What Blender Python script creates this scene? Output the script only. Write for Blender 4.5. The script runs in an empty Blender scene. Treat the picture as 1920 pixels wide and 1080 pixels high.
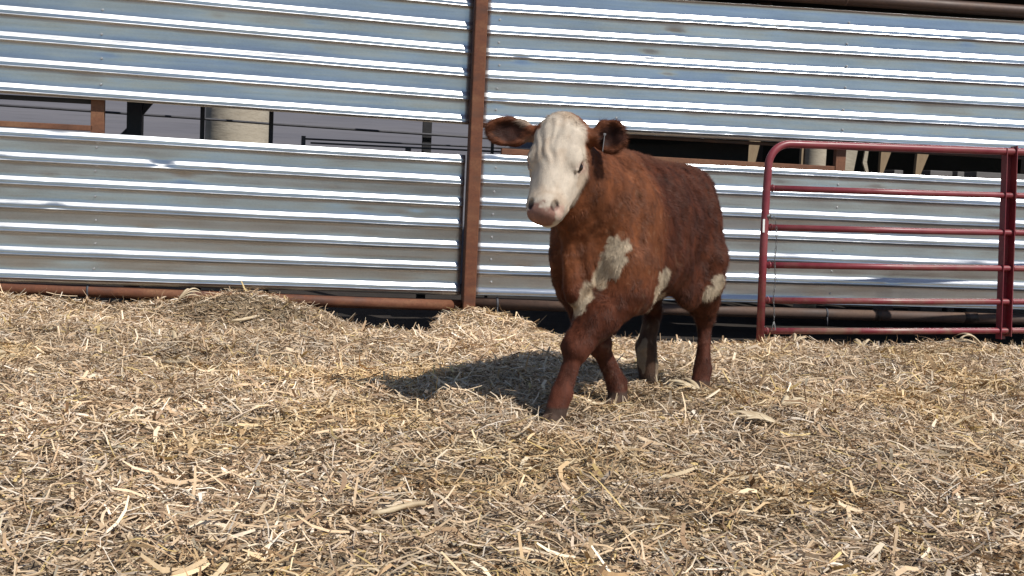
import bpy, bmesh, math, random
import numpy as np
from mathutils import Vector, Matrix
rng = np.random.default_rng(7); random.seed(7)
S = bpy.context.scene
C = bpy.data.collections.new("pen"); S.collection.children.link(C)
rad = math.radians

# ---------------------------------------------------------------- camera, sky, sun, exposure
F_PX, PITCH, ROLL, CAM_H = 2200.0, 0.0794, 0.0454, 0.86
cd = bpy.data.cameras.new("camera"); cam = bpy.data.objects.new("camera", cd); C.objects.link(cam)
cd.sensor_fit = 'HORIZONTAL'; cd.sensor_width = 36.0; cd.lens = F_PX/1920*36.0
cd.clip_start = 0.05; cd.clip_end = 2000
fw = Vector((0, math.cos(PITCH), -math.sin(PITCH))); rt = Vector((1, 0, 0)); up = rt.cross(fw)
r2 = rt*math.cos(ROLL)+up*math.sin(ROLL); u2 = -rt*math.sin(ROLL)+up*math.cos(ROLL)
cam.matrix_world = Matrix(((r2.x, u2.x, -fw.x, 0), (r2.y, u2.y, -fw.y, 0), (r2.z, u2.z, -fw.z, CAM_H), (0, 0, 0, 1)))
S.camera = cam
SUN_AZ = Vector((0.745, -0.667)).normalized(); SUN_EL = rad(50)
W = bpy.data.worlds.new("World"); S.world = W; W.use_nodes = True
nt = W.node_tree; nt.nodes.clear()
sky = nt.nodes.new('ShaderNodeTexSky'); sky.sky_type = 'NISHITA'; sky.sun_disc = False
sky.sun_elevation = SUN_EL; sky.sun_rotation = math.atan2(SUN_AZ.x, SUN_AZ.y)
sky.air_density = 1.0; sky.dust_density = 0.2; sky.ozone_density = 1.8
bg = nt.nodes.new('ShaderNodeBackground'); bg.inputs[1].default_value = 0.066
wo = nt.nodes.new('ShaderNodeOutputWorld'); nt.links.new(sky.outputs[0], bg.inputs[0]); nt.links.new(bg.outputs[0], wo.inputs[0])
sd = bpy.data.lights.new("sun", 'SUN'); sd.energy = 4.0; sd.angle = rad(0.5); sd.color = (1.0, 0.955, 0.88)
sun = bpy.data.objects.new("sun", sd); C.objects.link(sun)
sv = Vector((SUN_AZ.x*math.cos(SUN_EL), SUN_AZ.y*math.cos(SUN_EL), math.sin(SUN_EL)))
sun.rotation_euler = sv.to_track_quat('Z', 'Y').to_euler(); sun.location = sv*30
S.view_settings.view_transform = 'Standard'; S.view_settings.look = 'None'
S.view_settings.exposure = 0.30; S.view_settings.gamma = 1.0
S.render.engine = 'CYCLES'; S.cycles.max_bounces = 6

# ---------------------------------------------------------------- helpers
def tag(o, label=None, cat=None, group=None, kind=None):
    if label: o['label'] = label
    if cat: o['category'] = cat
    if group: o['group'] = group
    if kind: o['kind'] = kind
    return o
def empty(name, loc=(0, 0, 0), rz=0.0, **k):
    o = bpy.data.objects.new(name, None); o.empty_display_size = .1; C.objects.link(o)
    o.location = loc; o.rotation_euler = (0, 0, rz); return tag(o, **k)
def npmesh(name, V, Q, mat, parent=None, smooth=True, col=None, **k):
    V = np.asarray(V, np.float32); Q = np.asarray(Q, np.int32); n = Q.shape[1]
    me = bpy.data.meshes.new(name)
    me.vertices.add(len(V)); me.vertices.foreach_set('co', V.ravel())
    me.loops.add(Q.size); me.loops.foreach_set('vertex_index', Q.ravel())
    me.polygons.add(len(Q)); me.polygons.foreach_set('loop_start', np.arange(0, Q.size, n, dtype=np.int32))
    me.polygons.foreach_set('use_smooth', np.full(len(Q), smooth, dtype=bool))
    if col is not None:
        a = me.color_attributes.new('Col', 'FLOAT_COLOR', 'POINT')
        c4 = np.ones((len(V), 4), np.float32); c4[:, :col.shape[1]] = col; a.data.foreach_set('color', c4.ravel())
    me.update(calc_edges=True); me.validate()
    me.materials.append(mat)
    o = bpy.data.objects.new(name, me); C.objects.link(o)
    if parent: o.parent = parent
    return tag(o, **k)
def bmobj(name, bm, mat, parent=None, smooth=False, **k):
    me = bpy.data.meshes.new(name); bmesh.ops.recalc_face_normals(bm, faces=bm.faces[:]); bm.to_mesh(me); bm.free()
    for p in me.polygons: p.use_smooth = smooth
    me.materials.append(mat)
    o = bpy.data.objects.new(name, me); C.objects.link(o)
    if parent: o.parent = parent
    return tag(o, **k)
def box(bm, c, s, M=None, bev=0.0):
    r = bmesh.ops.create_cube(bm, size=1.0); vs = r['verts']
    for v in vs: v.co = Vector((v.co.x*s[0], v.co.y*s[1], v.co.z*s[2]))
    if bev:
        es = list({e for v in vs for e in v.link_edges})
        q = bmesh.ops.bevel(bm, geom=es, offset=bev, segments=2, affect='EDGES', profile=.6); vs = list({v for f in q['faces'] for v in f.verts} | {v for v in vs if v.is_valid})
    for v in vs:
        v.co = (M @ v.co if M else v.co) + Vector(c)
def tube(bm, pts, r, seg=16, cap=True):
    """one tube through pts (miter frames)"""
    pts = [Vector(p) for p in pts]; rs = r if isinstance(r, (list, tuple)) else [r]*len(pts); rings = []
    d0 = (pts[1]-pts[0]).normalized(); a = Vector((0, 0, 1)) if abs(d0.z) < .9 else Vector((1, 0, 0)); n = d0.cross(a).normalized()
    for i, p in enumerate(pts):
        d = (pts[min(i+1, len(pts)-1)]-pts[max(i-1, 0)]).normalized()
        n = (n-d*n.dot(d)).normalized(); b = d.cross(n)
        rings.append([bm.verts.new(p+(n*math.cos(2*math.pi*j/seg)+b*math.sin(2*math.pi*j/seg))*rs[i]) for j in range(seg)])
    for A, B in zip(rings, rings[1:]):
        for j in range(seg): bm.faces.new((A[j], A[(j+1) % seg], B[(j+1) % seg], B[j]))
    if cap: bm.faces.new(rings[0][::-1]); bm.faces.new(rings[-1])
def hash3(i, j, k):
    h = (i*374761393 + j*668265263 + k*2147483647 + 1013904223) & 0xffffffff
    h = ((h ^ (h >> 13))*1274126177) & 0xffffffff; h = ((h ^ (h >> 16))*2246822519) & 0xffffffff
    return ((h ^ (h >> 15)) & 0xffffff)/0xffffff
def vnoise(x, y, z):
    x, y, z = np.broadcast_arrays(np.asarray(x, float), np.asarray(y, float), np.asarray(z, float))
    i, j, k = np.floor(x).astype(np.int64), np.floor(y).astype(np.int64), np.floor(z).astype(np.int64)
    f, g, h = x-i, y-j, z-k; f = f*f*(3-2*f); g = g*g*(3-2*g); h = h*h*(3-2*h); o = 0
    for a in (0, 1):
        for b in (0, 1):
            for c in (0, 1):
                o = o + (f if a else 1-f)*(g if b else 1-g)*(h if c else 1-h)*hash3(i+a, j+b, k+c)
    return o
def fbm(x, y, z=0., o=3):
    s = 0; a = .5; t = 0
    for q in range(o): s = s+a*vnoise(np.asarray(x)*2**q+q*7.3, np.asarray(y)*2**q+q*3.1, np.asarray(z)*2**q); t += a; a *= .5
    return s/t
def sstep(a, b, x): t = np.clip((x-a)/(b-a), 0, 1); return t*t*(3-2*t)

# ---------------------------------------------------------------- materials
class NT:
    def __init__(s, name):
        s.m = bpy.data.materials.new(name); s.m.use_nodes = True; s.t = s.m.node_tree; s.p = s.t.nodes['Principled BSDF']
    def n(s, ty, **k):
        q = s.t.nodes.new(ty)
        for a, b in k.items(): setattr(q, a, b)
        return q
    def l(s, a, b): s.t.links.new(a, b)
    def val(s, inp, v):
        if isinstance(v, bpy.types.NodeSocket): s.l(v, inp)
        else: inp.default_value = v
    def coords(s, scale=(1, 1, 1), kind='Object'):
        tc = s.n('ShaderNodeTexCoord'); mp = s.n('ShaderNodeMapping'); mp.inputs['Scale'].default_value = scale
        s.l(tc.outputs[kind], mp.inputs[0]); return mp.outputs[0]
    def noise(s, scale, detail=4, rough=.55, vec=None, dist=0.):
        q = s.n('ShaderNodeTexNoise'); q.inputs['Scale'].default_value = scale; q.inputs['Detail'].default_value = detail
        q.inputs['Roughness'].default_value = rough; q.inputs['Distortion'].default_value = dist
        s.l(vec if vec else s.coords(), q.inputs['Vector']); return q.outputs['Fac']
    def ramp(s, f, stops):
        q = s.n('ShaderNodeValToRGB'); cr = q.color_ramp
        while len(cr.elements) < len(stops): cr.elements.new(.5)
        for e, (p, c) in zip(cr.elements, stops): e.position = p; e.color = (*c, 1) if len(c) == 3 else c
        s.l(f, q.inputs[0]); return q.outputs[0]
    def mix(s, f, a, b, mode='MIX'):
        q = s.n('ShaderNodeMix', data_type='RGBA', blend_type=mode)
        s.val(q.inputs[0], f)
        for i, v in ((6, a), (7, b)): s.val(q.inputs[i], (*v, 1) if isinstance(v, tuple) and len(v) == 3 else v)
        return q.outputs[2]
    def math(s, op, a, b=0.):
        q = s.n('ShaderNodeMath', operation=op); s.val(q.inputs[0], a); s.val(q.inputs[1], b); return q.outputs[0]
    def rng(s, f, a, b, c, d):
        q = s.n('ShaderNodeMapRange'); s.l(f, q.inputs[0])
        for i, v in enumerate((a, b, c, d)): q.inputs[i+1].default_value = v
        return q.outputs[0]
    def bump(s, h, dist, st=1.0, prev=None):
        q = s.n('ShaderNodeBump'); q.inputs['Strength'].default_value = st; q.inputs['Distance'].default_value = dist
        s.l(h, q.inputs['Height'])
        if prev: s.l(prev, q.inputs['Normal'])
        return q.outputs[0]
    def set(s, **k):
        for a, v in k.items():
            s.val(s.p.inputs[a.replace('_', ' ')], (*v, 1) if isinstance(v, tuple) and len(v) == 3 else v)
        return s

def m_galv(name, seed, tint=(.97, 1, 1.03), dirt=.06):
    t = NT(name)
    vs = t.coords((.9, 9, 22)); st = t.noise(1.6, 4, .6, vs)                      # long streaks along the sheet
    sp = t.noise(60, 2, .5, t.coords((1, 1, 1.6))); bl = t.noise(1.7+seed*.1, 4, .6, t.coords((.6, 1, 2.2)))
    c = t.mix(t.rng(st, .35, .7, 0, 1), tuple(.50*q for q in tint), tuple(.64*q for q in tint))
    c = t.mix(t.rng(bl, .45, .75, 0, .45), c, (.36, .36, .35))
    c = t.mix(t.rng(sp, .3, .8, 0, .25), c, (.72, .74, .76))
    g = t.coords(); sepn = t.n('ShaderNodeSeparateXYZ'); t.l(g, sepn.inputs[0])
    low = t.rng(sepn.outputs[2], .15, .62, dirt, 0.0); dn = t.noise(14, 5, .65, t.coords((.5, 1, 1.4)))
    c = t.mix(t.math('MULTIPLY', low, t.rng(dn, .4, .7, 0, 1)), c, (.34, .31, .26))
    r = t.rng(t.math('ADD', t.math('MULTIPLY', bl, .6), t.math('MULTIPLY', st, .4)), .3, .7, .25, .38)
    b = t.bump(t.noise(2.6, 2, .4, t.coords((1, .6, .7))), .012, .5)
    b = t.bump(st, .0012, .5, b); b = t.bump(sp, .0004, .4, b)
    vt = t.n('ShaderNodeVectorTransform', vector_type='VECTOR', convert_from='OBJECT', convert_to='WORLD'); vt.inputs[0].default_value = (1, 0, 0)
    t.l(vt.outputs[0], t.p.inputs['Tangent']); t.p.inputs['Anisotropic'].default_value = .85; t.p.inputs['Anisotropic Rotation'].default_value = 0.0
    return t.set(Base_Color=c, Metallic=.93, Roughness=r, Normal=b).m
def m_rust(name, a=(.16, .055, .026), b=(.075, .035, .024), c2=(.24, .115, .06), sc=9, rough=.72):
    t = NT(name); n1 = t.noise(sc, 6, .65, t.coords((.35, 1, 1))); n2 = t.noise(sc*7, 4, .6); n3 = t.noise(2.2, 3)
    c = t.ramp(n1, [(.3, b), (.5, a), (.72, c2)]); c = t.mix(t.rng(n2, .45, .75, 0, .5), c, tuple(x*.45 for x in a))
    c = t.mix(t.rng(n3, .55, .75, 0, .4), c, c2)
    return t.set(Base_Color=c, Roughness=t.rng(n1, .3, .7, rough-.12, rough+.12), Metallic=.15, Normal=t.bump(n2, .0012, .6)).m
def m_simple(name, a, b, sc=12, rough=.8, stretch=(1, 1, 1), bump=.002, metallic=0.):
    t = NT(name); n1 = t.noise(sc, 6, .6, t.coords(stretch)); n2 = t.noise(sc*5, 3, .6, t.coords(stretch))
    c = t.mix(t.rng(n1, .3, .7, 0, 1), a, b); c = t.mix(t.rng(n2, .5, .75, 0, .35), c, tuple(x*.5 for x in a))
    return t.set(Base_Color=c, Roughness=rough, Metallic=metallic, Normal=t.bump(n2, bump, .6)).m
M = {}
M['galv_a'] = m_galv('galvanised_steel', 0); M['galv_b'] = m_galv('galvanised_steel_sky_tint', 3, (.96, 1.0, 1.06), .12)  # blue of the reflected sky is tinted into the second material's base colour
M['screw'] = m_simple('zinc_screw', (.42, .42, .42), (.6, .6, .6), 40, .45, metallic=.8)
M['rust'] = m_rust('rusty_steel_tube'); M['rust_or'] = m_rust('orange_rust', (.20, .085, .045), (.13, .06, .035), (.27, .14, .075))
M['pipe_r'] = m_rust('dull_brown_pipe', (.105, .062, .045), (.06, .042, .036), (.17, .105, .07), 7)
M['pipe_dk'] = m_rust('dark_brown_pipe', (.06, .032, .022), (.03, .02, .016), (.15, .075, .04), 6, .55)
t = NT('red_gate_paint'); n1 = t.noise(7, 5, .6); n2 = t.noise(45, 4, .65); n3 = t.noise(3.1, 5, .7)
c = t.mix(t.rng(n1, .3, .7, 0, 1), (.165, .020, .030), (.235, .036, .048)); c = t.mix(t.rng(n2, .55, .8, 0, .5), c, (.30, .10, .09))
g = t.n('ShaderNodeSeparateXYZ'); t.l(t.coords(), g.inputs[0])
c = t.mix(t.math('MULTIPLY', t.rng(n3, .45, .62, 0, .85), t.rng(g.outputs[2], .1, .75, 1, .18)), c, (.23, .145, .10))
n4 = t.noise(26, 5, .7); c = t.mix(t.rng(n4, .66, .70, 0, .8), c, (.12, .05, .035))
M['red'] = t.set(Base_Color=c, Roughness=t.rng(n1, .3, .7, .3, .46), Normal=t.bump(n2, .0006, .4)).m
M['conc'] = m_simple('pale_concrete', (.38, .33, .26), (.50, .45, .37), 5, .85, (1, 1, 3.5), .004)
M['wood'] = m_simple('pale_wood', (.27, .19, .12), (.36, .27, .17), 8, .8, (9, 9, .8), .002)
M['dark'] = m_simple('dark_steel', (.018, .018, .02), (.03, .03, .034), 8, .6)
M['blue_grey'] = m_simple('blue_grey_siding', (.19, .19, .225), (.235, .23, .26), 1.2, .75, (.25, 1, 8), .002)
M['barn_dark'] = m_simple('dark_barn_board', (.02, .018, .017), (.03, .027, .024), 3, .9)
M['rail_grey'] = m_simple('weathered_rail', (.05, .05, .06), (.08, .08, .09), 6, .6)
M['block'] = m_simple('plain_grey', (.15, .145, .15), (.2, .195, .2), 4, .9)
M['chain'] = m_simple('dull_chain', (.13, .13, .13), (.25, .25, .25), 40, .5, metallic=.7)
M['tagw'] = m_simple('white_plastic', (.7, .7, .68), (.78, .78, .76), 20, .45)

# ---------------------------------------------------------------- the fence line (fence axes: u along it, z up, out = towards the camera)
YAW = .1689
fence = empty('windbreak_fence', (0, 8.05, 0), YAW, label='galvanised corrugated metal windbreak fence with a rusty post and pipes behind the calf', cat='fence')
# in the fence's own axes: x = u, y = -out
RIB = [(0, 0), (.0015, .0003), (.004, .0014), (.016, .0072), (.028, .0132), (.031, .0143), (.0335, .0145), (.042, .0145), (.0490, .0145), (.0525, .0166), (.0545, .0172), (.0565, .0164),
       (.0650, .0025), (.0670, .0006), (.0695, 0), (.0885, 0), (.1085, 0), (.1300, 0)]
PER = .1532
def sheet(name, u0, u1, zt0, zt1, zb0, zb1, ribs, mat, label, out0=.0, seed=0, first=None, PER=PER):
    """ribs: heights (at u0) of rib starts, followed down; lerped so top/bottom edges follow the slight tilt"""
    top = max(zt0, zt1); prof = []
    for r in ribs:
        for (t_, o_) in RIB: prof.append((r-t_, o_))
    prof = [(z, o) for z, o in prof if zb0 <= z <= zt0+1e-6]
    # lip at the top and bottom edge
    def o_at(z):
        for r in ribs:
            t_ = r-z
            if 0 <= t_ <= PER:
                for (a, b), (c_, d) in zip(RIB, RIB[1:]+[(PER, 0)]):
                    if a <= t_ <= c_: return b+(d-b)*(t_-a)/(c_-a)
        return 0.
    prof = [(zt0, o_at(zt0))]+[q for q in prof if q[0] < zt0-.001 and q[0] > zb0+.001]+[(zb0, o_at(zb0))]
    prof = np.array(prof); n = len(prof); us = np.linspace(u0, u1, int((u1-u0)/.035)+2); m = len(us)
    U, Zf = np.meshgrid(us, (prof[:, 0]-zb0)/(zt0-zb0), indexing='ij')
    k = (U-u0)/(u1-u0); Z = (zb0+(zb1-zb0)*k)*(1-Zf)+(zt0+(zt1-zt0)*k)*Zf
    O = np.broadcast_to(prof[:, 1], U.shape).copy()
    jr = np.random.default_rng(seed+50); zk = np.array([zb0]+[r for r in ribs[::-1] if zb0 < r < zt0]+[zt0]); jit = jr.uniform(-.0022, .0022, len(zk))
    O += np.interp(zb0+Zf*(zt0-zb0), zk, jit)*(.6+.8*fbm(U*.5, Z*3, seed, 2))
    w = (fbm(U*1.1+seed, Z*2.2, seed, 2)-.5)*.014+(fbm(U*5+seed, Z*9, seed+5, 2)-.5)*.0035
    O += w+out0
    Z = Z+(fbm(U*2.5+seed*3, Z*7, 1.5, 2)-.5)*.004
    rg = np.random.default_rng(seed+3)
    for _ in range(16):                                                   # small knocks along the ribs
        a, b = rg.uniform(u0, u1), rg.uniform(zb0, zt0); d2 = ((U-a)/rg.uniform(.02, .07))**2+((Z-b)/.016)**2
        O -= rg.uniform(.002, .0055)*np.exp(-d2)
    if first:
        for (a, b, su, sz, dd) in first: O -= dd*np.exp(-((U-a)/su)**2-((Z-b)/sz)**2)
    V = np.stack([U, -O, Z], -1).reshape(-1, 3)
    ii = np.arange(m*n).reshape(m, n); Q = np.stack([ii[:-1, :-1], ii[1:, :-1], ii[1:, 1:], ii[:-1, 1:]], -1).reshape(-1, 4)
    o = npmesh(name, V, Q, mat, fence, label=label)
    so = o.modifiers.new('thickness', 'SOLIDIFY'); so.thickness = .0009; so.offset = 1
    return o
LL = sheet('corrugated_sheet', -5.6, -.365, 1.157, 1.111, .154, .161, [1.158-PER*k for k in range(0, 7)], M['galv_a'],
           'lower left metal sheet with grey flats', .03, 1, [(-2.34, .955, .05, .015, .012), (-2.2, .87, .04, .02, .006)])
UL = sheet('corrugated_sheet', -5.6, -.352, 2.50, 2.36, 1.377, 1.315, [2.438-.165*k for k in range(0, 7)], M['galv_a'],
           'upper left metal sheet ending above the long gap', .03, 2, PER=.165)
LR = sheet('corrugated_sheet', -.262, 6.6, 1.125, 1.145, .168, .195, [1.138-PER*k for k in range(0, 7)], M['galv_b'],
           'lower right metal sheet behind the calf and gate', .028, 3, [(2.78, .36, .02, .01, .01)])
UR = sheet('corrugated_sheet', -.258, 6.6, 2.225, 2.31, 1.300, 1.345, [2.281-.149*k for k in range(0, 7)], M['galv_b'],
           'upper right metal sheet reflecting sky, with its blue tinted in', .028, 4, [(1.05, 2.02, .05, .018, .014), (.88, 1.86, .04, .016, .01), (1.02, 1.72, .04, .016, .01)])
# screws: a domed hex head on a washer, one mesh copied
def screw_mesh():
    bm = bmesh.new()
    bmesh.ops.create_cone(bm, cap_ends=True, segments=14, radius1=.0085, radius2=.0075, depth=.003, matrix=Matrix.Rotation(rad(90), 4, 'X'))
    bmesh.ops.create_cone(bm, cap_ends=True, segments=6, radius1=.0052, radius2=.0045, depth=.009, matrix=Matrix.Translation((0, -.004, 0)) @ Matrix.Rotation(rad(90), 4, 'X'))
    me = bpy.data.meshes.new('screw'); bm.to_mesh(me); bm.free(); me.materials.append(M['screw']); return me
SM = screw_mesh()
def screws(sh, us, zs, out):
    for a in us:
        for b in zs:
            o = bpy.data.objects.new('screw', SM); C.objects.link(o); o.parent = sh
            o.location = (a+random.uniform(-.006, .006), -out-.004, b+random.uniform(-.006, .006)); o.rotation_euler = (0, random.random()*3, 0)
screws(LL, (-5.0, -2.745), (1.043, .885, .732, .578, .424, .265), .03)
screws(UL, (-5.0, -2.728), (2.215, 2.065, 1.912, 1.756, 1.600, 1.446), .03)
screws(LR, (-.155, 2.318, 4.6), (1.03, .875, .722, .57, .415, .262), .028)
screws(UR, (-.165, 2.32, 4.6), (2.175, 2.03, 1.875, 1.722, 1.570, 1.42), .028)
screws(UR, (.673,), (1.42,), .028)
# post: square tube with rounded corners
bm = bmesh.new(); box(bm, (-.305, -.035, 1.25), (.082, .15, 2.9), bev=.006)
bmobj('post', bm, M['rust'], fence, label='square rusty post between the metal sheets')
# bottom pipe: left run rusty, right run dull brown
def pipe(name, pts, r, mat, label=None):
    bm = bmesh.new(); tube(bm, pts, r, 24); return bmobj(name, bm, mat, fence, True, label=label)
pl = pipe('bottom_pipe', [(-5.6, .0, .118), (-2.78, .0, .112), (-1.2, .0, .090), (-.35, .0, .088)], .040, M['rust'], 'rust red bottom pipe left of the post')
pr = pipe('bottom_pipe', [(-.26, .0, .108), (1.2, .0, .104), (2.7, .0, .106), (6.6, .0, .115)], .041, M['pipe_r'], 'dull brown bottom pipe right of the post')
for (u_, z_, par, w_) in ((-2.787, .112, pl, .006), (-4.2, .115, pl, .006), (-.102, .108, pr, .007), (2.30, .105, pr, .006), (2.70, .106, pr, .016), (3.43, .108, pr, .05)):
    bm = bmesh.new(); tube(bm, [(u_-w_, 0, z_), (u_+w_, 0, z_)], .0455, 24)
    if w_ < .01: tube(bm, [(u_, -.04, z_-.02), (u_+.002, -.045, z_-.085)], .004, 8)
    bmobj('clamp', bm, M['pipe_dk'] if w_ > .01 else M['rail_grey'], par, True)
tp = pipe('top_pipe', [(-.26, -.0, 2.325), (1.6, -.0, 2.335), (3.7, -.0, 2.352), (6.6, -.0, 2.37)], .046, M['pipe_dk'], 'dark rusty pipe along the top')
bm = bmesh.new(); tube(bm, [(2.284, -.0, 2.342), (2.296, -.0, 2.342)], .0495, 24); bmobj('coupling', bm, M['pipe_r'], tp, True)
# horizontal backing rails behind the sheets (seen in the gap)
bm = bmesh.new(); box(bm, (-4.1, .04, 1.162), (2.64, .05, .036), bev=.003); bmobj('backing_rail', bm, M['rust_or'], fence, label='orange rusty rail in the gap')
bm = bmesh.new(); box(bm, (-2.752, .04, 1.235), (.082, .05, .30), bev=.003); bmobj('stub_post', bm, M['rust_or'], fence, label='orange rusty upright in the gap')
bm = bmesh.new(); box(bm, (-4.1, .075, 1.334), (2.6, .04, .03), bev=.003); bmobj('backing_rail', bm, M['dark'], fence)
bm = bmesh.new(); box(bm, (1.10, .05, 1.148), (2.42, .05, .042), Matrix.Rotation(rad(.1), 3, 'Y'), bev=.003); bmobj('backing_rail', bm, M['rust_or'], fence, label='brown rail on top of the lower right sheet')
bm = bmesh.new(); box(bm, (2.9, .05, 1.30), (5.6, .05, .022), bev=.003); bmobj('backing_rail', bm, M['pipe_dk'], fence)
bm = bmesh.new(); box(bm, (2.355, .055, 1.24), (.075, .05, .26), bev=.003); bmobj('stub_post', bm, M['rust_or'], fence, label='brown upright in the gap above the gate')
for a, w_ in ((-4.9, .08), (4.6, .08)):
    bm = bmesh.new(); box(bm, (a, .06, 1.2), (w_, .05, 2.2), bev=.004); bmobj('post', bm, M['rust'], fence)

FM = Matrix.Translation((0, 8.05, 0)) @ Matrix.Rotation(YAW, 4, 'Z')
def FW(u, back, z=0.): return FM @ Vector((u, back, z))
# ---------------------------------------------------------------- things seen through the gap
def gapthing(name, u, back, label, cat, group=None): return empty(name, FW(u, back, 0), YAW, label=label, cat=cat, group=group)
# steel post with gussets
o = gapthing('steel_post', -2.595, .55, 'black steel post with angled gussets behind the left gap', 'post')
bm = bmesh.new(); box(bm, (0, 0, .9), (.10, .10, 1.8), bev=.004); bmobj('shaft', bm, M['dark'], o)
def tri(parent, P, th, mat, name='gusset'):
    bm = bmesh.new(); a = [bm.verts.new((x, -th/2, z)) for x, z in P]; b = [bm.verts.new((x, th/2, z)) for x, z in P]
    bm.faces.new(a); bm.faces.new(b[::-1])
    for i in range(len(P)): bm.faces.new((a[i], b[i], b[(i+1) % len(P)], a[(i+1) % len(P)]))
    return bmobj(name, bm, mat, parent)
tri(o, [(-.051, 1.08), (-.051, 1.20), (-.16, 1.08)], .03, M['dark']); tri(o, [(.051, 1.29), (.12, 1.38), (.051, 1.45)], .03, M['dark'])
# round concrete posts
CONC_U = -1.955
def conc(u, back, r, label):
    o = gapthing('concrete_post', u, back, label, 'post', None); bm = bmesh.new()
    n = 48; zs = np.linspace(0, 2.0, 60); rings = []
    for z in zs:
        ring = []
        for j in range(n):
            a = 2*math.pi*j/n; rr = r*(1+.012*(random.random()-.5))
            ring.append(bm.verts.new((rr*math.cos(a), rr*math.sin(a), z)))
        rings.append(ring)
    for A, B in zip(rings, rings[1:]):
        for j in range(n): bm.faces.new((A[j], A[(j+1) % n], B[(j+1) % n], B[j]))
    bm.faces.new(rings[-1]); bmobj('shaft', bm, M['conc'], o, True)
conc(CONC_U, 1.35, .243, 'thick pale concrete post with pitted face in the left gap')
conc(2.578, 1.0, .092, 'narrower concrete post in the gap above the gate')
def plain_post(u, back, w, label, mat='dark', h=2.0):
    o = gapthing('steel_post', u, back, label, 'post'); bm = bmesh.new(); box(bm, (0, 0, h/2), (w, w*.7, h), bev=.003); bmobj('shaft', bm, M[mat], o)
    bm = bmesh.new(); box(bm, (0, 0, h+.006), (w+.012, w*.7+.012, .012)); bmobj('cap', bm, M[mat], o)
plain_post(-1.672, .45, .030, 'thin black post touching the pale concrete post')
plain_post(-.545, .9, .068, 'black square post left of the tall rusty fence post')
plain_post(-2.14, .50, .03, 'thin dark post on the shaded side of the concrete post')
plain_post(-.135, .3, .022, 'thin dark post right beside the rusty fence post')
# rear pipe fence
o = gapthing('rail_fence', -2.0, .85, 'dark pipe rail fence running behind the left gap', 'fence')
bm = bmesh.new(); tube(bm, [(-3.6, 0, 1.345), (-1.2, 0, 1.318), (-.16, 0, 1.303), (.34, 0, 1.292), (1.45, 0, 1.278), (2.15, 0, 1.27)], .0095, 10); bmobj('rail', bm, M['rail_grey'], o, True)
for z, x0 in ((1.190, .56), (1.163, .6)):
    bm = bmesh.new(); tube(bm, [(x0, -.2, z), (2.3, -.2, z+.008)], .007, 10); bmobj('rail', bm, M['rail_grey'], o, True)
bm = bmesh.new(); box(bm, (.55, -.2, 1.0), (.03, .03, .42)); bmobj('post', bm, M['rail_grey'], o)
bm = bmesh.new(); box(bm, (1.30, -.2, 1.149), (.04, .03, .02)); bmobj('bracket', bm, M['rail_grey'], o)
bm = bmesh.new(); box(bm, (-3.3, 0, .7), (.05, .05, 1.4)); bmobj('post', bm, M['rail_grey'], o)
# pale planks standing in the right gap
def plank(x_top, x_bot, back, wt, wb, label):
    o = gapthing('wooden_plank', (x_top+x_bot)/2, back, label, 'plank', 'planks behind the right gap')
    dz = .155; k = (x_top-x_bot)/dz; xm = (x_top+x_bot)/2
    P = []
    def X(z, s, ): w = wb+(wt-wb)*(z-1.19)/dz; w = min(max(w, .02), .12); return (z-1.265)*k+s*w/2
    zs = (0.25, .8, 1.14, 1.34, 1.5)
    bm = bmesh.new(); L = []
    for z in zs:
        L.append([bm.verts.new((X(z, s)*1.0 if z > 1.0 else X(1.14, s)-(1.14-z)*k*.2, y, z)) for s, y in ((-1, -.02), (1, -.02), (1, .02), (-1, .02))])
    for A, B in zip(L, L[1:]):
        for j in range(4): bm.faces.new((A[j], A[(j+1) % 4], B[(j+1) % 4], B[j]))
    bm.faces.new(L[0][::-1]); bm.faces.new(L[-1]); bmobj('board', bm, M['wood'], o)
plank(2.062, 2.040, 1.0, .089, .071, 'pale plank left of the red gate corner')
plank(2.488, 2.491, 1.0, .055, .059, 'narrow upright plank above the gate, left of the concrete post')
plank(3.182, 3.157, 1.0, .087, .033, 'tapering pale plank, first right of the torn pale board')
plank(3.505, 3.474, 1.0, .103, .052, 'tapering plank furthest right in the gap')
o = gapthing('torn_board', 2.88, 1.0, 'wide pale board beside the brown upright above the gate', 'board')
tri(o, [(-.05, .3), (-.055, 1.45), (.075, 1.45), (.058, 1.335), (.036, 1.18), (.02, .3)], .03, M['conc'], 'board')
o = gapthing('torn_board', 3.02, 1.0, 'thin pale splinter of board notched in the middle', 'board')
tri(o, [(-.01, .4), (.004, 1.166), (-.028, 1.244), (-.016, 1.335), (-.015, 1.45), (.02, 1.45), (.014, 1.335), (.006, 1.25), (.029, 1.166), (.03, .4)], .02, M['conc'], 'board')
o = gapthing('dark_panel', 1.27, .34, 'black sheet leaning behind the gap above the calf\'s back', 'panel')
tri(o, [(-.62, .2), (-.62, 1.255), (-.1, 1.274), (.22, 1.303), (.30, 1.36), (.50, 1.36), (.50, .2)], .02, M['barn_dark'], 'board')  # added dark panel, stands in for unidentified dark shapes behind the gap
for i, (a, b, zt, lab) in enumerate(((3.274, 3.351, 1.200, 'small grey stand-in for the far wall in the gap above the gate'), (3.59, 3.785, 1.212, 'grey stand-in for the far wall low in the gap near the gate brace'), (3.83, 3.89, 1.214, 'narrow grey stand-in for the far wall between two wider ones'), (4.0, 5.4, 1.220, 'long grey stand-in for the far wall at the far right of the gap'))):
    o = gapthing('far_wall_piece', (a+b)/2, 1.0, lab, 'block'); bm = bmesh.new(); box(bm, (0, .1, zt/2), (b-a, .2, zt), bev=.004); bmobj('face', bm, M['block'], o)  # grey pieces stand in for bits of far wall seen through the gap
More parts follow.
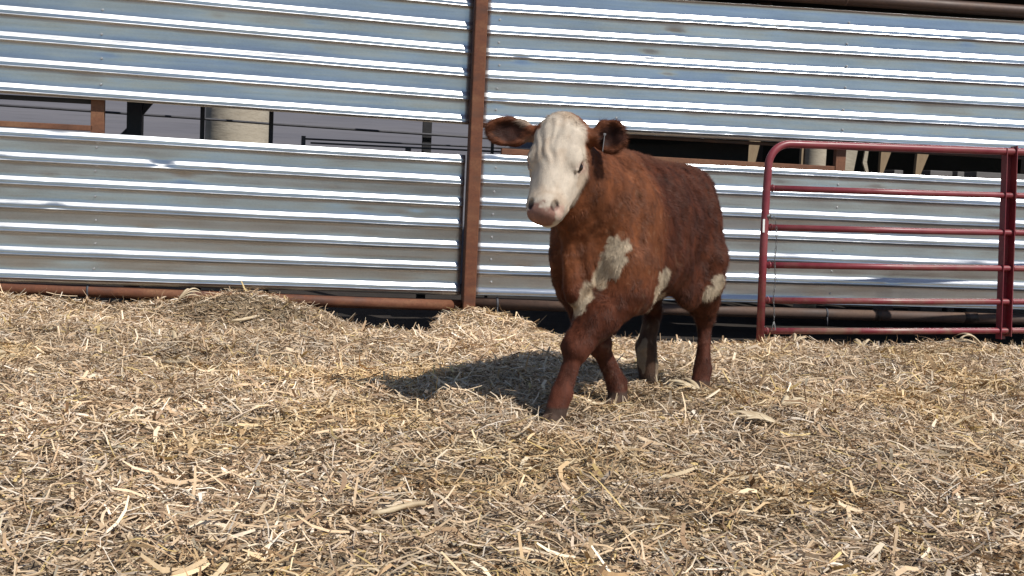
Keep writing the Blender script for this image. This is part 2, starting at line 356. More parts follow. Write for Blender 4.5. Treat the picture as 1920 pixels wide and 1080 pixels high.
# barn: roof and dark boards over the right, a blue grey siding wall far behind the left
barn = empty('barn', FW(2, 4, 0), YAW, label='dark open barn behind the fence with a blue grey end wall', cat='barn')
def bbox_(name, u0, u1, b0, b1, z0, z1, mat, label=None):
    bm = bmesh.new(); box(bm, ((u0+u1)/2-2, (b0+b1)/2-4, (z0+z1)/2), (u1-u0, b1-b0, z1-z0)); return bmobj(name, bm, mat, barn, label=label)
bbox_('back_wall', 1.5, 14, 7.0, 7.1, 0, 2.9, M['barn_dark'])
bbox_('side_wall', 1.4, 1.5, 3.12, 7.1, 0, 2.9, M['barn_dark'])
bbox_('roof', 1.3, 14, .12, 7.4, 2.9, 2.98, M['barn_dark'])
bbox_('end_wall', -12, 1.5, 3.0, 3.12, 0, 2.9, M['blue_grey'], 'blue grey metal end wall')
for a in (3.0, 6.0, 9.0): bbox_('post', a, a+.12, 3.5, 3.62, 0, 2.9, M['pipe_dk'])

# ---------------------------------------------------------------- red tube gate leaning on the fence
GY, GL = .24, .07
gate = empty('tube_gate', (1.594, 7.432, 0), 0, label='dark red six-rail tube gate leaning against the fence at right', cat='gate')
gate.rotation_mode = 'QUATERNION'; gate.rotation_quaternion = (Matrix.Rotation(GY, 4, 'Z') @ Matrix.Rotation(-math.atan(GL), 4, 'X')).to_quaternion()
R_ = .0225; SL = .023
def gobj(name, pts, r=R_, seg=18, mat='red', parent=None, **k):
    bm = bmesh.new(); tube(bm, pts, r, seg); return bmobj(name, bm, M[mat], parent or gate, True, **k)
arc = [(.17-.15*math.cos(a)-.0, 0, 1.115+.15*math.sin(a)) for a in np.linspace(0, math.pi/2, 12)]
frame_pts = [(.0, 0, -.06), (.004, 0, .6), (.012, 0, .95), (.018, 0, 1.06)]+arc+[(3.2, 0, 1.265+SL*3.0), (4.3, 0, 1.265+SL*4.0)]
gobj('frame', frame_pts, .025, 22)
for z0, x0 in ((.067, .02), (.262, .022), (.487, .024), (.727, .026), (.977, .03)):
    bm = bmesh.new(); sg = SL*.75
    tube(bm, [(x0, 0, z0), (1.1, 0, z0+sg*1.1-.003), (2.2, 0, z0+sg*2.2+.001), (4.3, 0, z0+sg*4.3)], .0205, 18)
    for xx in (x0+.022, 1.742, 1.83): tube(bm, [(xx-.005, 0, z0+sg*xx), (xx, 0, z0+sg*xx), (xx+.006, 0, z0+sg*xx)], [.0215, .0255, .0210], 18)
    bmobj('rail', bm, M['red'], gate, True)
bm = bmesh.new()                       # U-channel brace: web behind, flange on each side
box(bm, (1.775, .028, .68), (.070, .004, 1.28)); box(bm, (1.74, .0, .68), (.004, .06, 1.28)); box(bm, (1.812, .0, .70), (.005, .07, 1.28))
bmobj('brace', bm, M['red'], gate)
st = bmesh.new(); box(st, (-.012, -.027, .735), (.014, .004, .085), bev=.001); bmobj('sticker', st, M['tagw'], gate)
# chain: alternate links
ch = bmesh.new(); cp = [(.03, -.035, .80), (.05, -.04, .785), (.062, -.045, .755), (.072, -.035, .72)]+[(.074+.004*math.sin(i*.6), -.03, .70-.023*i) for i in range(25)]
for i, p in enumerate(cp):
    rr = .0085; q = []
    for a in np.linspace(0, 2*math.pi, 9):
        dx, dz = .005*math.cos(a), .0145*math.sin(a); q.append(Vector(p)+(Vector((dx, 0, dz)) if i % 2 else Vector((dx*.2, dx, dz))))
    tube(ch, q, .0019, 6, False)
bmobj('chain', ch, M['chain'], gate, True, label='thin chain hanging inside the gate frame')
hk = bmesh.new(); tube(hk, [(.078, -.03, .13), (.060, -.03, .075), (.092, -.03, .075), (.078, -.03, .13)], .003, 6); bmobj('hook', hk, M['chain'], gate, True)
hk = bmesh.new(); tube(hk, [(.0, -.0, .79), (.03, -.03, .80)], .012, 10); bmobj('latch', hk, M['chain'], gate, True)

# ---------------------------------------------------------------- ground (one sheet to the horizon)
CY, SY = math.cos(YAW), math.sin(YAW)
def wallcoords(x, y):
    dx, dy = x, y-8.05
    return dx*CY+dy*SY, -( -dx*SY+dy*CY)            # u along the fence, d in front of it
def bmpf(u, d, u0, d0, su, sd, h): return h*np.exp(-((u-u0)/su)**2-((d-d0)/sd)**2)
def straw_edge(u):                                   # how close to the fence the straw reaches
    e = .10+.52*sstep(-1.38, -1.0, u)*(1-sstep(-.66, -.48, u))+.66*sstep(-.02, .16, u)*(1-sstep(5.5, 6.2, u))
    return e+.26*(vnoise(u*3.1, 1.7, 0)-.5)*sstep(.15, .4, e)+.13*(vnoise(u*11, 4.7, 0)-.5)
def height(x, y):
    u, d = wallcoords(x, y)
    h = .05*(fbm(x*.9+3, y*.9, 0, 3)-.5)+.045*(fbm(x*3.1, y*3.1, 5, 3)-.5)
    e = straw_edge(u); cover = sstep(e-.06, e+.05, d)
    h = h+bmpf(u, d, -3.4, .15, 1.1, .45, .075)+bmpf(u, d, -1.80, .30, .50, .17, .15)+bmpf(u, d, -1.2, .6, .3, .2, .04)
    h = h+bmpf(u, d, -.28, .12, .20, .30, .068)+bmpf(u, d, -.05, .5, .12, .12, .03)+bmpf(u, d, 2.9, .85, .35, .2, .05)+bmpf(u, d, 3.7, .7, .3, .2, .07)
    h = h-bmpf(u, d, -1.75, .62, .40, .12, .07)
    for (fx, fy) in ((.19, 4.53), (.47, 4.98), (.88, 5.39), (.70, 5.55)): h = h-.045*np.exp(-((x-fx)**2+(y-fy)**2)/.02)
    zone = sstep(-1.38, -1.0, u)*(1-sstep(-.66, -.48, u))+sstep(.0, .2, u)*(1-sstep(5.5, 6.2, u)); h = h-.055*zone*np.exp(-((d-e)/.38)**2)*(1-bmpf(u, d, 1.6, .9, .3, .3, .8))
    trench = (1-cover)*sstep(-2.5, -.3, d)
    h = h*(.35+.65*cover)-.10*trench
    far = sstep(10, 25, np.hypot(x, y-5)); return h*(1-far)
def cover_at(x, y):
    u, d = wallcoords(x, y); e = straw_edge(u); return sstep(e-.03, e+.04, d)
def axis(a, b, st, far):
    g = list(np.arange(a, b, st)); s_ = st; p = b
    while p < far: g.append(p); s_ *= 1.35; p += s_
    s_ = st; p = a-st; L_ = []
    while p > -far: L_.append(p); s_ *= 1.35; p -= s_
    return np.array(L_[::-1]+g)
gx, gy = axis(-5.5, 7., .035, 400), axis(1.5, 10.2, .035, 400)
X, Y = np.meshgrid(gx, gy, indexing='ij'); Z = height(X, Y)
cv = cover_at(X, Y); grey_behind = sstep(1.6, -.5, Y) if False else 1-sstep(-.8, 1.2, Y+.6*(fbm(X*.7, Y*.7, 4, 2)-.5))
n0, n1 = X.shape; ii = np.arange(n0*n1).reshape(n0, n1)
Q = np.stack([ii[:-1, :-1], ii[1:, :-1], ii[1:, 1:], ii[:-1, 1:]], -1).reshape(-1, 4)
t = NT('ground_soil_and_chaff'); at = t.n('ShaderNodeAttribute'); at.attribute_name = 'Col'
a1 = t.noise(70, 4, .7); a2 = t.noise(9, 4, .6); a3 = t.noise(210, 2, .6, t.coords((1, .5, 1)))
chaff = t.ramp(a1, [(.32, (.07, .048, .03)), (.5, (.20, .145, .09)), (.7, (.38, .29, .18))]); chaff = t.mix(t.rng(a3, .5, .75, 0, .6), chaff, (.42, .33, .21))
soil = t.mix(t.rng(a2, .35, .7, 0, 1), (.014, .010, .008), (.03, .022, .016))
sp_ = t.n('ShaderNodeSeparateColor'); t.l(at.outputs['Color'], sp_.inputs[0])
refl_grey = t.mix(t.rng(a2, .3, .7, 0, 1), (.15, .145, .14), (.23, .22, .21))  # grey put on unseen ground behind the camera to cut brown sheet reflections
t.set(Base_Color=t.mix(sp_.outputs[1], t.mix(sp_.outputs[0], soil, chaff), refl_grey), Roughness=.95, Normal=t.bump(a1, .012, .8)); M['ground'] = t.m
npmesh('ground', np.stack([X, Y, Z], -1).reshape(-1, 3), Q, M['ground'], col=np.stack([cv.ravel(), grey_behind.ravel(), 0*cv.ravel()], 1), kind='structure')

# ---------------------------------------------------------------- straw litter: ribbons of chopped stalk, husk and leaf
t = NT('straw'); at = t.n('ShaderNodeAttribute'); at.attribute_name = 'Col'
a1 = t.noise(160, 3, .6); c = t.mix(t.rng(a1, .3, .75, 0, .45), at.outputs['Color'], t.mix(.55, at.outputs['Color'], (.07, .045, .025)))
t.set(Base_Color=c, Roughness=.62); M['straw'] = t.m
PAL = np.array([(.47, .35, .21), (.56, .44, .28), (.40, .28, .16), (.64, .54, .38), (.30, .20, .115), (.20, .13, .075), (.44, .36, .26), (.50, .38, .16), (.34, .30, .21), (.72, .64, .50)])
PW = np.array([.2, .19, .14, .13, .09, .045, .09, .05, .03, .05]); PW = PW/PW.sum()
def ribbons(x, y, z, L, wd, az, pitch, curl, roll, col, nseg, side=0.):
    N = len(x); T = np.linspace(-.5, .5, nseg+1)
    V = np.zeros((N, nseg+1, 2, 3)); s = T[None, :]*L[:, None]
    bend = curl[:, None]*(T[None, :]**2*4-.33)*L[:, None]*.25
    sb = side*(T[None, :]**2)*L[:, None] if np.isscalar(side) else side[:, None]*(T[None, :]**2)*L[:, None]
    ca, sa, cp, sp = np.cos(az), np.sin(az), np.cos(pitch), np.sin(pitch)
    cx = s*cp[:, None]-bend*sp[:, None]; cz = s*sp[:, None]+bend*cp[:, None]
    taper = 1-.28*np.abs(T*2)**3
    for k, q in enumerate((-.5, .5)):
        wv = q*wd[:, None]*taper[None, :]; lx = cx; ly = wv*np.cos(roll)[:, None]+sb; lz = cz+wv*np.sin(roll)[:, None]
        V[:, :, k, 0] = x[:, None]+lx*ca[:, None]-ly*sa[:, None]; V[:, :, k, 1] = y[:, None]+lx*sa[:, None]+ly*ca[:, None]; V[:, :, k, 2] = z[:, None]+lz
    b = (np.arange(N)*(nseg+1)*2)[:, None, None]; j = (np.arange(nseg)*2)[None, :, None]
    Qd = (b+j+np.array([0, 1, 3, 2])[None, None, :]).reshape(-1, 4)
    return V.reshape(-1, 3), Qd, np.repeat(col, (nseg+1)*2, 0)
def straw_points(n):
    y = np.sqrt(1.7**2+(9.0**2-1.7**2)*rng.random(n)); x = (rng.random(n)-.5)*2*(.50*y+.55)+.1
    u, d = wallcoords(x, y); keep = (d > straw_edge(u)+.03*rng.normal(size=n)) & (d > .03)
    return x[keep], y[keep]
def straw_batch(n, Lr, wr, pr, zr, curl, palshift=0, sd=.0, bright=1.0):
    x, y = straw_points(n); N = len(x)
    L = rng.uniform(*Lr, N)*rng.uniform(.6, 1.15, N); w_ = rng.uniform(*wr, N); az = rng.random(N)*2*np.pi
    pi = rng.normal(0, pr, N); z = height(x, y)+rng.uniform(*zr, N)+np.abs(np.sin(pi))*L*.35
    ci = rng.choice(len(PAL), N, p=PW); col = PAL[ci]*(rng.uniform(.80, 1.25, N))[:, None]*bright*np.array([1.15, 1.11, 1.15])
    patch = fbm(x*1.3+9, y*1.3, 2, 3); col = col*(.66+.75*patch)[:, None]
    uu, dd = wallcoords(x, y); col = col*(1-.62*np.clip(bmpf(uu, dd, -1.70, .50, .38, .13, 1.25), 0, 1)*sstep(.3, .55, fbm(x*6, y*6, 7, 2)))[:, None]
    yel = sstep(.58, .75, fbm(x*2.1+31, y*2.1, 8, 2))[:, None]; col = col*(1-yel*.4)+yel*.4*col*np.array([1.12, 1.0, .62])
    return ribbons(x, y, z, L, w_, az, pi, rng.normal(0, curl, N), rng.normal(0, .5, N), col, 3, rng.normal(0, sd, N))
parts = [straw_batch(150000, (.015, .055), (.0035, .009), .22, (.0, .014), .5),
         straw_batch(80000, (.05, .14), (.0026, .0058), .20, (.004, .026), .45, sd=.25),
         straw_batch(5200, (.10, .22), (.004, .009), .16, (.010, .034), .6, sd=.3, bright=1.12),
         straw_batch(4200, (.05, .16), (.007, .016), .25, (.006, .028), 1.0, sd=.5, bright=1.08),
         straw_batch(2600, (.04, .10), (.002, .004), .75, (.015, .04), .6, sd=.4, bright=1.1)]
off = 0; VV, QQ, CC = [], [], []
for v, q, c_ in parts: VV.append(v); QQ.append(q+off); CC.append(c_); off += len(v)
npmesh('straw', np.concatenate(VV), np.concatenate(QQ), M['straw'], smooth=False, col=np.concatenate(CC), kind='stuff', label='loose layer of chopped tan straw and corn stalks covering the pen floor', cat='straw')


# ---------------------------------------------------------------- the calf (one continuous body grown from blended volumes)
HD = np.array([-.517, -.856]); HD /= np.linalg.norm(HD); LD = np.array([-HD[1], HD[0]]); CO = np.array([.57, 5.15])
def loc(x, y, z): d = np.array([x, y])-CO; return np.array([d@HD, d@LD, z])
def w2l(v): return np.array([v[0]*HD[0]+v[1]*HD[1], v[0]*LD[0]+v[1]*LD[1], v[2]])
FA, FP = rad(19), rad(61)
hd = np.array([-math.sin(FA), -math.cos(FA)])
mA = w2l((hd[0]*math.cos(FP), hd[1]*math.cos(FP), -math.sin(FP)))          # poll -> muzzle
cA = w2l((hd[0]*math.sin(FP), hd[1]*math.sin(FP), math.cos(FP)))           # out of the face
bA = np.cross(cA, mA)                                                      # the calf's left
HP = loc(.150, 4.40, 1.160)
HS = .96
def H(a, b, c): return HP+HS*(mA*a+bA*b+cA*c)
HB = np.stack([mA, bA, cA])
gxs = np.concatenate([np.arange(-.72, .74, .0068), np.arange(.74, 1.30, .0042)])
gys = np.concatenate([np.arange(-.34, -.22, .0065), np.arange(-.22, .30, .005), np.arange(.30, .42, .0065)])
gzs = np.concatenate([np.arange(-.07, .66, .0068), np.arange(.66, 1.24, .0046)])
SD = np.full((len(gxs), len(gys), len(gzs)), .25, np.float32)
def region(lo, hi):
    a = [slice(max(np.searchsorted(g, l)-1, 0), np.searchsorted(g, h)+1) for g, l, h in zip((gxs, gys, gzs), lo, hi)]
    return tuple(a), gxs[a[0]][:, None, None], gys[a[1]][None, :, None], gzs[a[2]][None, None, :]
def blend(sl, e, k, sub=False):
    d = SD[sl]
    if sub: h = np.clip(.5-.5*(d+e)/k, 0, 1); SD[sl] = d*(1-h)-e*h+k*h*(1-h)
    else: h = np.clip(.5+.5*(d-e)/k, 0, 1); SD[sl] = d*(1-h)+e*h-k*h*(1-h)
def ell(c, r, k=.04, B=None, sub=False):
    c = np.asarray(c, float); r = np.asarray(r, float); m = r.max()+k+.02
    sl, x, y, z = region(c-m, c+m); x, y, z = x-c[0], y-c[1], z-c[2]
    if B is not None: p = [B[i, 0]*x+B[i, 1]*y+B[i, 2]*z for i in range(3)]
    else: p = [x, y, z]
    q = [p[i]/r[i] for i in range(3)]; k0 = np.sqrt(q[0]**2+q[1]**2+q[2]**2)+1e-9
    k1 = np.sqrt((q[0]/r[0])**2+(q[1]/r[1])**2+(q[2]/r[2])**2)+1e-9
    blend(sl, (k0*(k0-1)/k1).astype(np.float32), k, sub)
def cap(a, b, ra, rb, k=.03, sy=1.0):
    a, b = np.asarray(a, float), np.asarray(b, float); m = max(ra, rb)*max(1, sy)+k+.02
    sl, x, y, z = region(np.minimum(a, b)-m, np.maximum(a, b)+m); v = b-a
    t = np.clip(((x-a[0])*v[0]+(y-a[1])*v[1]+(z-a[2])*v[2])/(v@v), 0, 1)
    d = np.sqrt((x-a[0]-t*v[0])**2+((y-a[1]-t*v[1])/sy)**2+(z-a[2]-t*v[2])**2)-(ra+t*(rb-ra))
    blend(sl, (d*min(1, sy)).astype(np.float32), k)
def chain(pts, k=.02, sy=1.0):
    for (p, r), (q, s_) in zip(pts, pts[1:]): cap(p, q, r, s_, k, sy)
# trunk
ell((.045, 0, .735), (.51, .218, .305), .05)
ell((.29, 0, .71), (.25, .188, .285), .08)
ell((.28, 0, .93), (.25, .085, .125), .09)
ell((-.30, 0, .90), (.26, .15, .13), .09)
ell((-.345, 0, .78), (.19, .188, .22), .07)
ell((-.44, 0, .93), (.06, .06, .06), .06)
ell((.10, .02, .60), (.34, .20, .170), .06)
for s in (-1, 1):
    ell((.40, s*.135, .70), (.14, .075, .25), .06)          # shoulder blade
    ell((.47, s*.112, .61), (.085, .066, .10), .05)          # point of shoulder
    ell((.34, s*.135, .52), (.12, .075, .13), .06)          # upper arm
    ell((-.35, s*.118, .64), (.152, .090, .23), .06)        # thigh
ell((.54, 0, .545), (.10, .056, .115), .05)                 # brisket
ell((-.16, .16, .48), (.12, .05, .09), .06)                 # flank fold
# neck, throat, dewlap
cap((.34, 0, .79), (.66, .01, .895), .205, .150, .08, .80)
cap((.60, .01, .90), HP+mA*.05-cA*.10, .150, .098, .06, .86)
cap((.53, 0, .67), H(.20, 0, -.17), .100, .070, .06, .66)
ell((.63, 0, .62), (.085, .030, .16), .045); ell((.60, .0, .52), (.075, .028, .09), .04)
cap((.67, .040, .80), (.60, .050, .53), .022, .018, .022); cap((.70, -.004, .78), (.665, .004, .50), .020, .018, .02)
# legs: (point, radius)
LFk, LFf, LFh = (.630, .020, .270), (.690, .000, .090), (.730, -.010, -.010)
chain([((.44, .13, .60), .100), ((.45, .118, .49), .096), ((.54, .065, .385), .080), (LFk, .056)], .04)
ell(LFk, (.054, .052, .062), .02); chain([(LFk, .048), ((.655, .012, .19), .031), (LFf, .040), (LFh, .042)], .015)
RFk, RFf, RFh = (.275, -.055, .245), (.175, -.010, .065), (.190, .005, -.012)
chain([((.38, -.12, .58), .095), ((.35, -.12, .47), .080), ((.31, -.095, .36), .066), (RFk, .050)], .035)
ell(RFk, (.050, .048, .055), .02); chain([(RFk, .045), ((.228, -.030, .155), .031), (RFf, .041), (RFh, .043)], .015)
LHk, LHf, LHh = (-.445, .125, .335), (-.420, .140, .085), (-.380, .145, -.010)
chain([((-.34, .13, .60), .125), ((-.33, .14, .50), .098), ((-.40, .13, .41), .070), (LHk, .046)], .04)
cap((-.47, .115, .52), (-.495, .12, .36), .040, .018, .04)
ell(LHk, (.050, .040, .058), .02); chain([(LHk, .044), ((-.44, .13, .22), .030), (LHf, .040), (LHh, .044)], .015)
RHk, RHf, RHh = (-.40, -.120, .350), (-.310, -.105, .175), (-.340, -.095, .035)
chain([((-.32, -.13, .60), .115), ((-.27, -.13, .49), .090), ((-.35, -.125, .41), .056), (RHk, .042)], .04)
ell(RHk, (.042, .034, .05), .02); chain([(RHk, .038), ((-.355, -.11, .26), .040), (RHf, .048), (RHh, .046)], .015)
ell((-.350, -.095, .015), (.045, .035, .05), .015)
for k_, f_, r_ in ((LFk, LFf, .019), (RFk, RFf, .019), (LHk, LHf, .020), (RHk, RHf, .022)):   # back tendon, fetlock, dewclaws
    k_, f_ = np.array(k_), np.array(f_); v_ = f_-k_; bk = np.array([-v_[2], 0, v_[0]]); bk = bk/np.linalg.norm(bk); bk = bk if bk[0] < 0 else -bk
    cap(k_+v_*.18+bk*.022, f_-v_*.12+bk*.026, r_, r_, .008)
    for q_ in (-1, 1): ell(f_+bk*.042+np.array([0, q_*.014, -.006]), (.011, .009, .014), .006)
for h in (LFh, RFh, LHh):                                    # hooves
    ell((h[0]+.02, h[1]-.016, h[2]-.008), (.048, .022, .035), .006); ell((h[0]+.02, h[1]+.016, h[2]-.008), (.048, .022, .035), .006)
# tail
chain([((-.46, 0, .93), .035), ((-.515, .0, .84), .026), ((-.535, .02, .62), .020), ((-.535, .04, .45), .020), ((-.535, .05, .34), .024)], .02)
# head
def hell(a, b, c, r, k=.02, sub=False): ell(H(a, b, c), r, k, HB, sub)
def hcap(p, q, ra, rb, k=.02): cap(H(*p), H(*q), ra, rb, k)
hell(.055, 0, -.085, (.105, .098, .092), .03)               # cranium and poll
hell(.11, 0, -.045, (.12, .093, .058), .03)                 # broad forehead
hcap((.16, 0, -.065), (.355, 0, -.056), .070, .050, .03)    # bridge
for s in (-1, 1):
    hell(.165, s*.078, -.050, (.045, .030, .032), .025)     # brow over the eye
    hell(.15, s*.060, -.13, (.075, .050, .085), .03)        # cheek
    hcap((.19, s*.058, -.125), (.33, s*.040, -.098), .052, .038, .03)
    hcap((.10, s*.050, -.165), (.28, s*.036, -.160), .050, .036, .03)
    hcap((.22, s*.050, -.075), (.345, s*.042, -.060), .036, .032, .02)
hell(.374, 0, -.060, (.058, .071, .056), .025)              # muzzle
hell(.405, 0, -.058, (.038, .063, .050), .015)              # nose pad
hell(.375, 0, -.118, (.050, .050, .028), .014)              # lower lip and chin
hcap((.20, .035, -.175), (.345, .02, -.125), .040, .028, .02); hcap((.20, -.035, -.175), (.345, -.02, -.125), .040, .028, .02)
for s in (-1, 1):
    hell(.386, s*.050, -.012, (.022, .014, .020), .006, True)   # nostrils
    hell(.398, s*.068, -.026, (.012, .006, .012), .005, True)
    hell(.190, s*.1025, -.063, (.023, .015, .017), .007, True)   # eye sockets
    hcap((.164, s*.097, -.048), (.214, s*.095, -.047), .0080, .0060, .008)      # upper lid
    hcap((.170, s*.098, -.082), (.214, s*.090, -.080), .0055, .005, .008)
    hcap((.360, s*.072, -.094), (.400, s*.05, -.102), .010, .008, .01)          # lip fold
# ears: cupped leaves
def ear(s, dirv, upv, ln, wd):
    base = H(.035, s*.082, -.085); d = np.asarray(dirv, float); d /= np.linalg.norm(d); u_ = np.asarray(upv, float); u_ -= d*(u_@d); u_ /= np.linalg.norm(u_); n_ = np.cross(d, u_)
    face = w2l((-.15, -1, -.12)); n_ = n_*np.sign(n_@face)
    cap(base, base+d*.06, .034, .028, .02)
    c = base+d*(.035+ln*.52); B = np.stack([d, u_, n_])
    ell(c, (ln*.54, wd*.5, .024), .012, B)
    ell(c+n_*.030+d*.004, (ln*.47, wd*.44, .036), .007, B, True)
    return base, d, u_, n_, c
ER = ear(-1, w2l((-1, .06, .04)), w2l((.06, .1, 1)), .180, .112)
EL = ear(1, w2l((.86, -.06, .02)), w2l((-.25, .12, 1)), .118, .132)
for e in (ER, EL):                                            # ears are never clean bowls
    sl, x, y, z = region(e[4]-.12, e[4]+.12); SD[sl] += (.011*(vnoise(x*34, y*34, z*34)-.5)).astype(np.float32)
# folds of loose skin on the forehead, and a coat that is never quite smooth
sl, x, y, z = region(H(.12, 0, -.02)-.16, H(.12, 0, -.02)+.16)
px, py, pz = x-HP[0], y-HP[1], z-HP[2]
ha, hb, hc = [HB[i, 0]*px+HB[i, 1]*py+HB[i, 2]*pz for i in range(3)]
wav = np.sin(hb*150+9*vnoise(ha*14, hb*10, 3)+ha*18*np.sign(hb))*sstep(-.01, .05, ha)*(1-sstep(.17, .24, ha))*(1-sstep(.06, .085, np.abs(hb)))*sstep(-.10, -.05, hc)
SD[sl] += (.0021*wav*(.4+vnoise(ha*20, hb*25, 9))).astype(np.float32)
gX, gY, gZ = np.meshgrid(gxs[::2], gys[::2], gzs[::2], indexing='ij')

def surface_nets(D, gx_, gy_, gz_):
    s = D < 0; nx, ny, nz = D.shape
    cnt = np.zeros((nx-1, ny-1, nz-1), np.int8)
    for a in (0, 1):
        for b in (0, 1):
            for c_ in (0, 1): cnt += s[a:nx-1+a, b:ny-1+b, c_:nz-1+c_]
    act = (cnt > 0) & (cnt < 8); I, J, K = np.nonzero(act); idx = np.full(act.shape, -1, np.int64); idx[I, J, K] = np.arange(len(I))
    acc = np.zeros((len(I), 3)); num = np.zeros(len(I)); G = (gx_, gy_, gz_)
    cor = [(a, b, c_) for a in (0, 1) for b in (0, 1) for c_ in (0, 1)]
    for p in cor:
        for ax in range(3):
            if p[ax]: continue
            q = list(p); q[ax] = 1
            d0 = D[I+p[0], J+p[1], K+p[2]]; d1 = D[I+q[0], J+q[1], K+q[2]]; m = (d0 < 0) != (d1 < 0)
            t_ = np.where(m, d0/np.where(m, d0-d1, 1), 0)
            P = np.stack([gx_[I+p[0]], gy_[J+p[1]], gz_[K+p[2]]], 1); base = G[ax][(I, J, K)[ax]]; nxt = G[ax][(I, J, K)[ax]+1]
            P[:, ax] = base+t_*(nxt-base); acc[m] += P[m]; num += m
    V = acc/num[:, None]; F = []
    for ax in range(3):
        s0 = s.take(range(s.shape[ax]-1), ax); s1 = s.take(range(1, s.shape[ax]), ax); A = np.nonzero(s0 != s1)
        A = [np.asarray(q) for q in A]; o1, o2 = [(1, 2), (2, 0), (0, 1)][ax]
        ok = (A[o1] > 0) & (A[o2] > 0) & (A[o1] < act.shape[o1]) & (A[o2] < act.shape[o2]); A = [q[ok] for q in A]
        sgn = s0[A[0], A[1], A[2]]
        def g(da, db):
            q = [A[0].copy(), A[1].copy(), A[2].copy()]; q[o1] -= da; q[o2] -= db; return idx[q[0], q[1], q[2]]
        f = np.stack([g(1, 1), g(0, 1), g(0, 0), g(1, 0)], 1); f[~sgn] = f[~sgn][:, ::-1]; F.append(f)
    return V, np.concatenate(F)
V, Q = surface_nets(SD, gxs, gys, gzs); del SD
# relax the grid steps a little, keeping the volume (two passes each way)
E_ = np.unique(np.sort(np.concatenate([Q[:, [0, 1]], Q[:, [1, 2]], Q[:, [2, 3]], Q[:, [3, 0]]]), 1), axis=0)
deg = np.bincount(E_.ravel(), minlength=len(V))[:, None]
for lam in (.5, -.52, .5, -.52, .45, -.46):
    a = np.zeros_like(V)
    for i in range(3): a[:, i] = np.bincount(E_[:, 0], V[E_[:, 1], i], len(V))+np.bincount(E_[:, 1], V[E_[:, 0], i], len(V))
    V = V+lam*(a/deg-V)
def vnormals(V, Q):
    n = np.cross(V[Q[:, 2]]-V[Q[:, 0]], V[Q[:, 3]]-V[Q[:, 1]]); N = np.zeros_like(V)
    for k in range(4):
        for i in range(3): N[:, i] += np.bincount(Q[:, k], n[:, i], len(V))
    return N/(np.linalg.norm(N, axis=1, keepdims=True)+1e-12)
N = vnormals(V, Q)
lump = (fbm(V[:, 0]*9, V[:, 1]*9, V[:, 2]*9, 3)-.5)*.010+(fbm(V[:, 0]*38, V[:, 1]*38, V[:, 2]*22, 2)-.5)*.008
hq = (V-HP)@HB.T
onhead = sstep(.70, .80, V[:, 0])*sstep(.70, .76, V[:, 2])
V = V+N*(lump*(1-.8*onhead))[:, None]
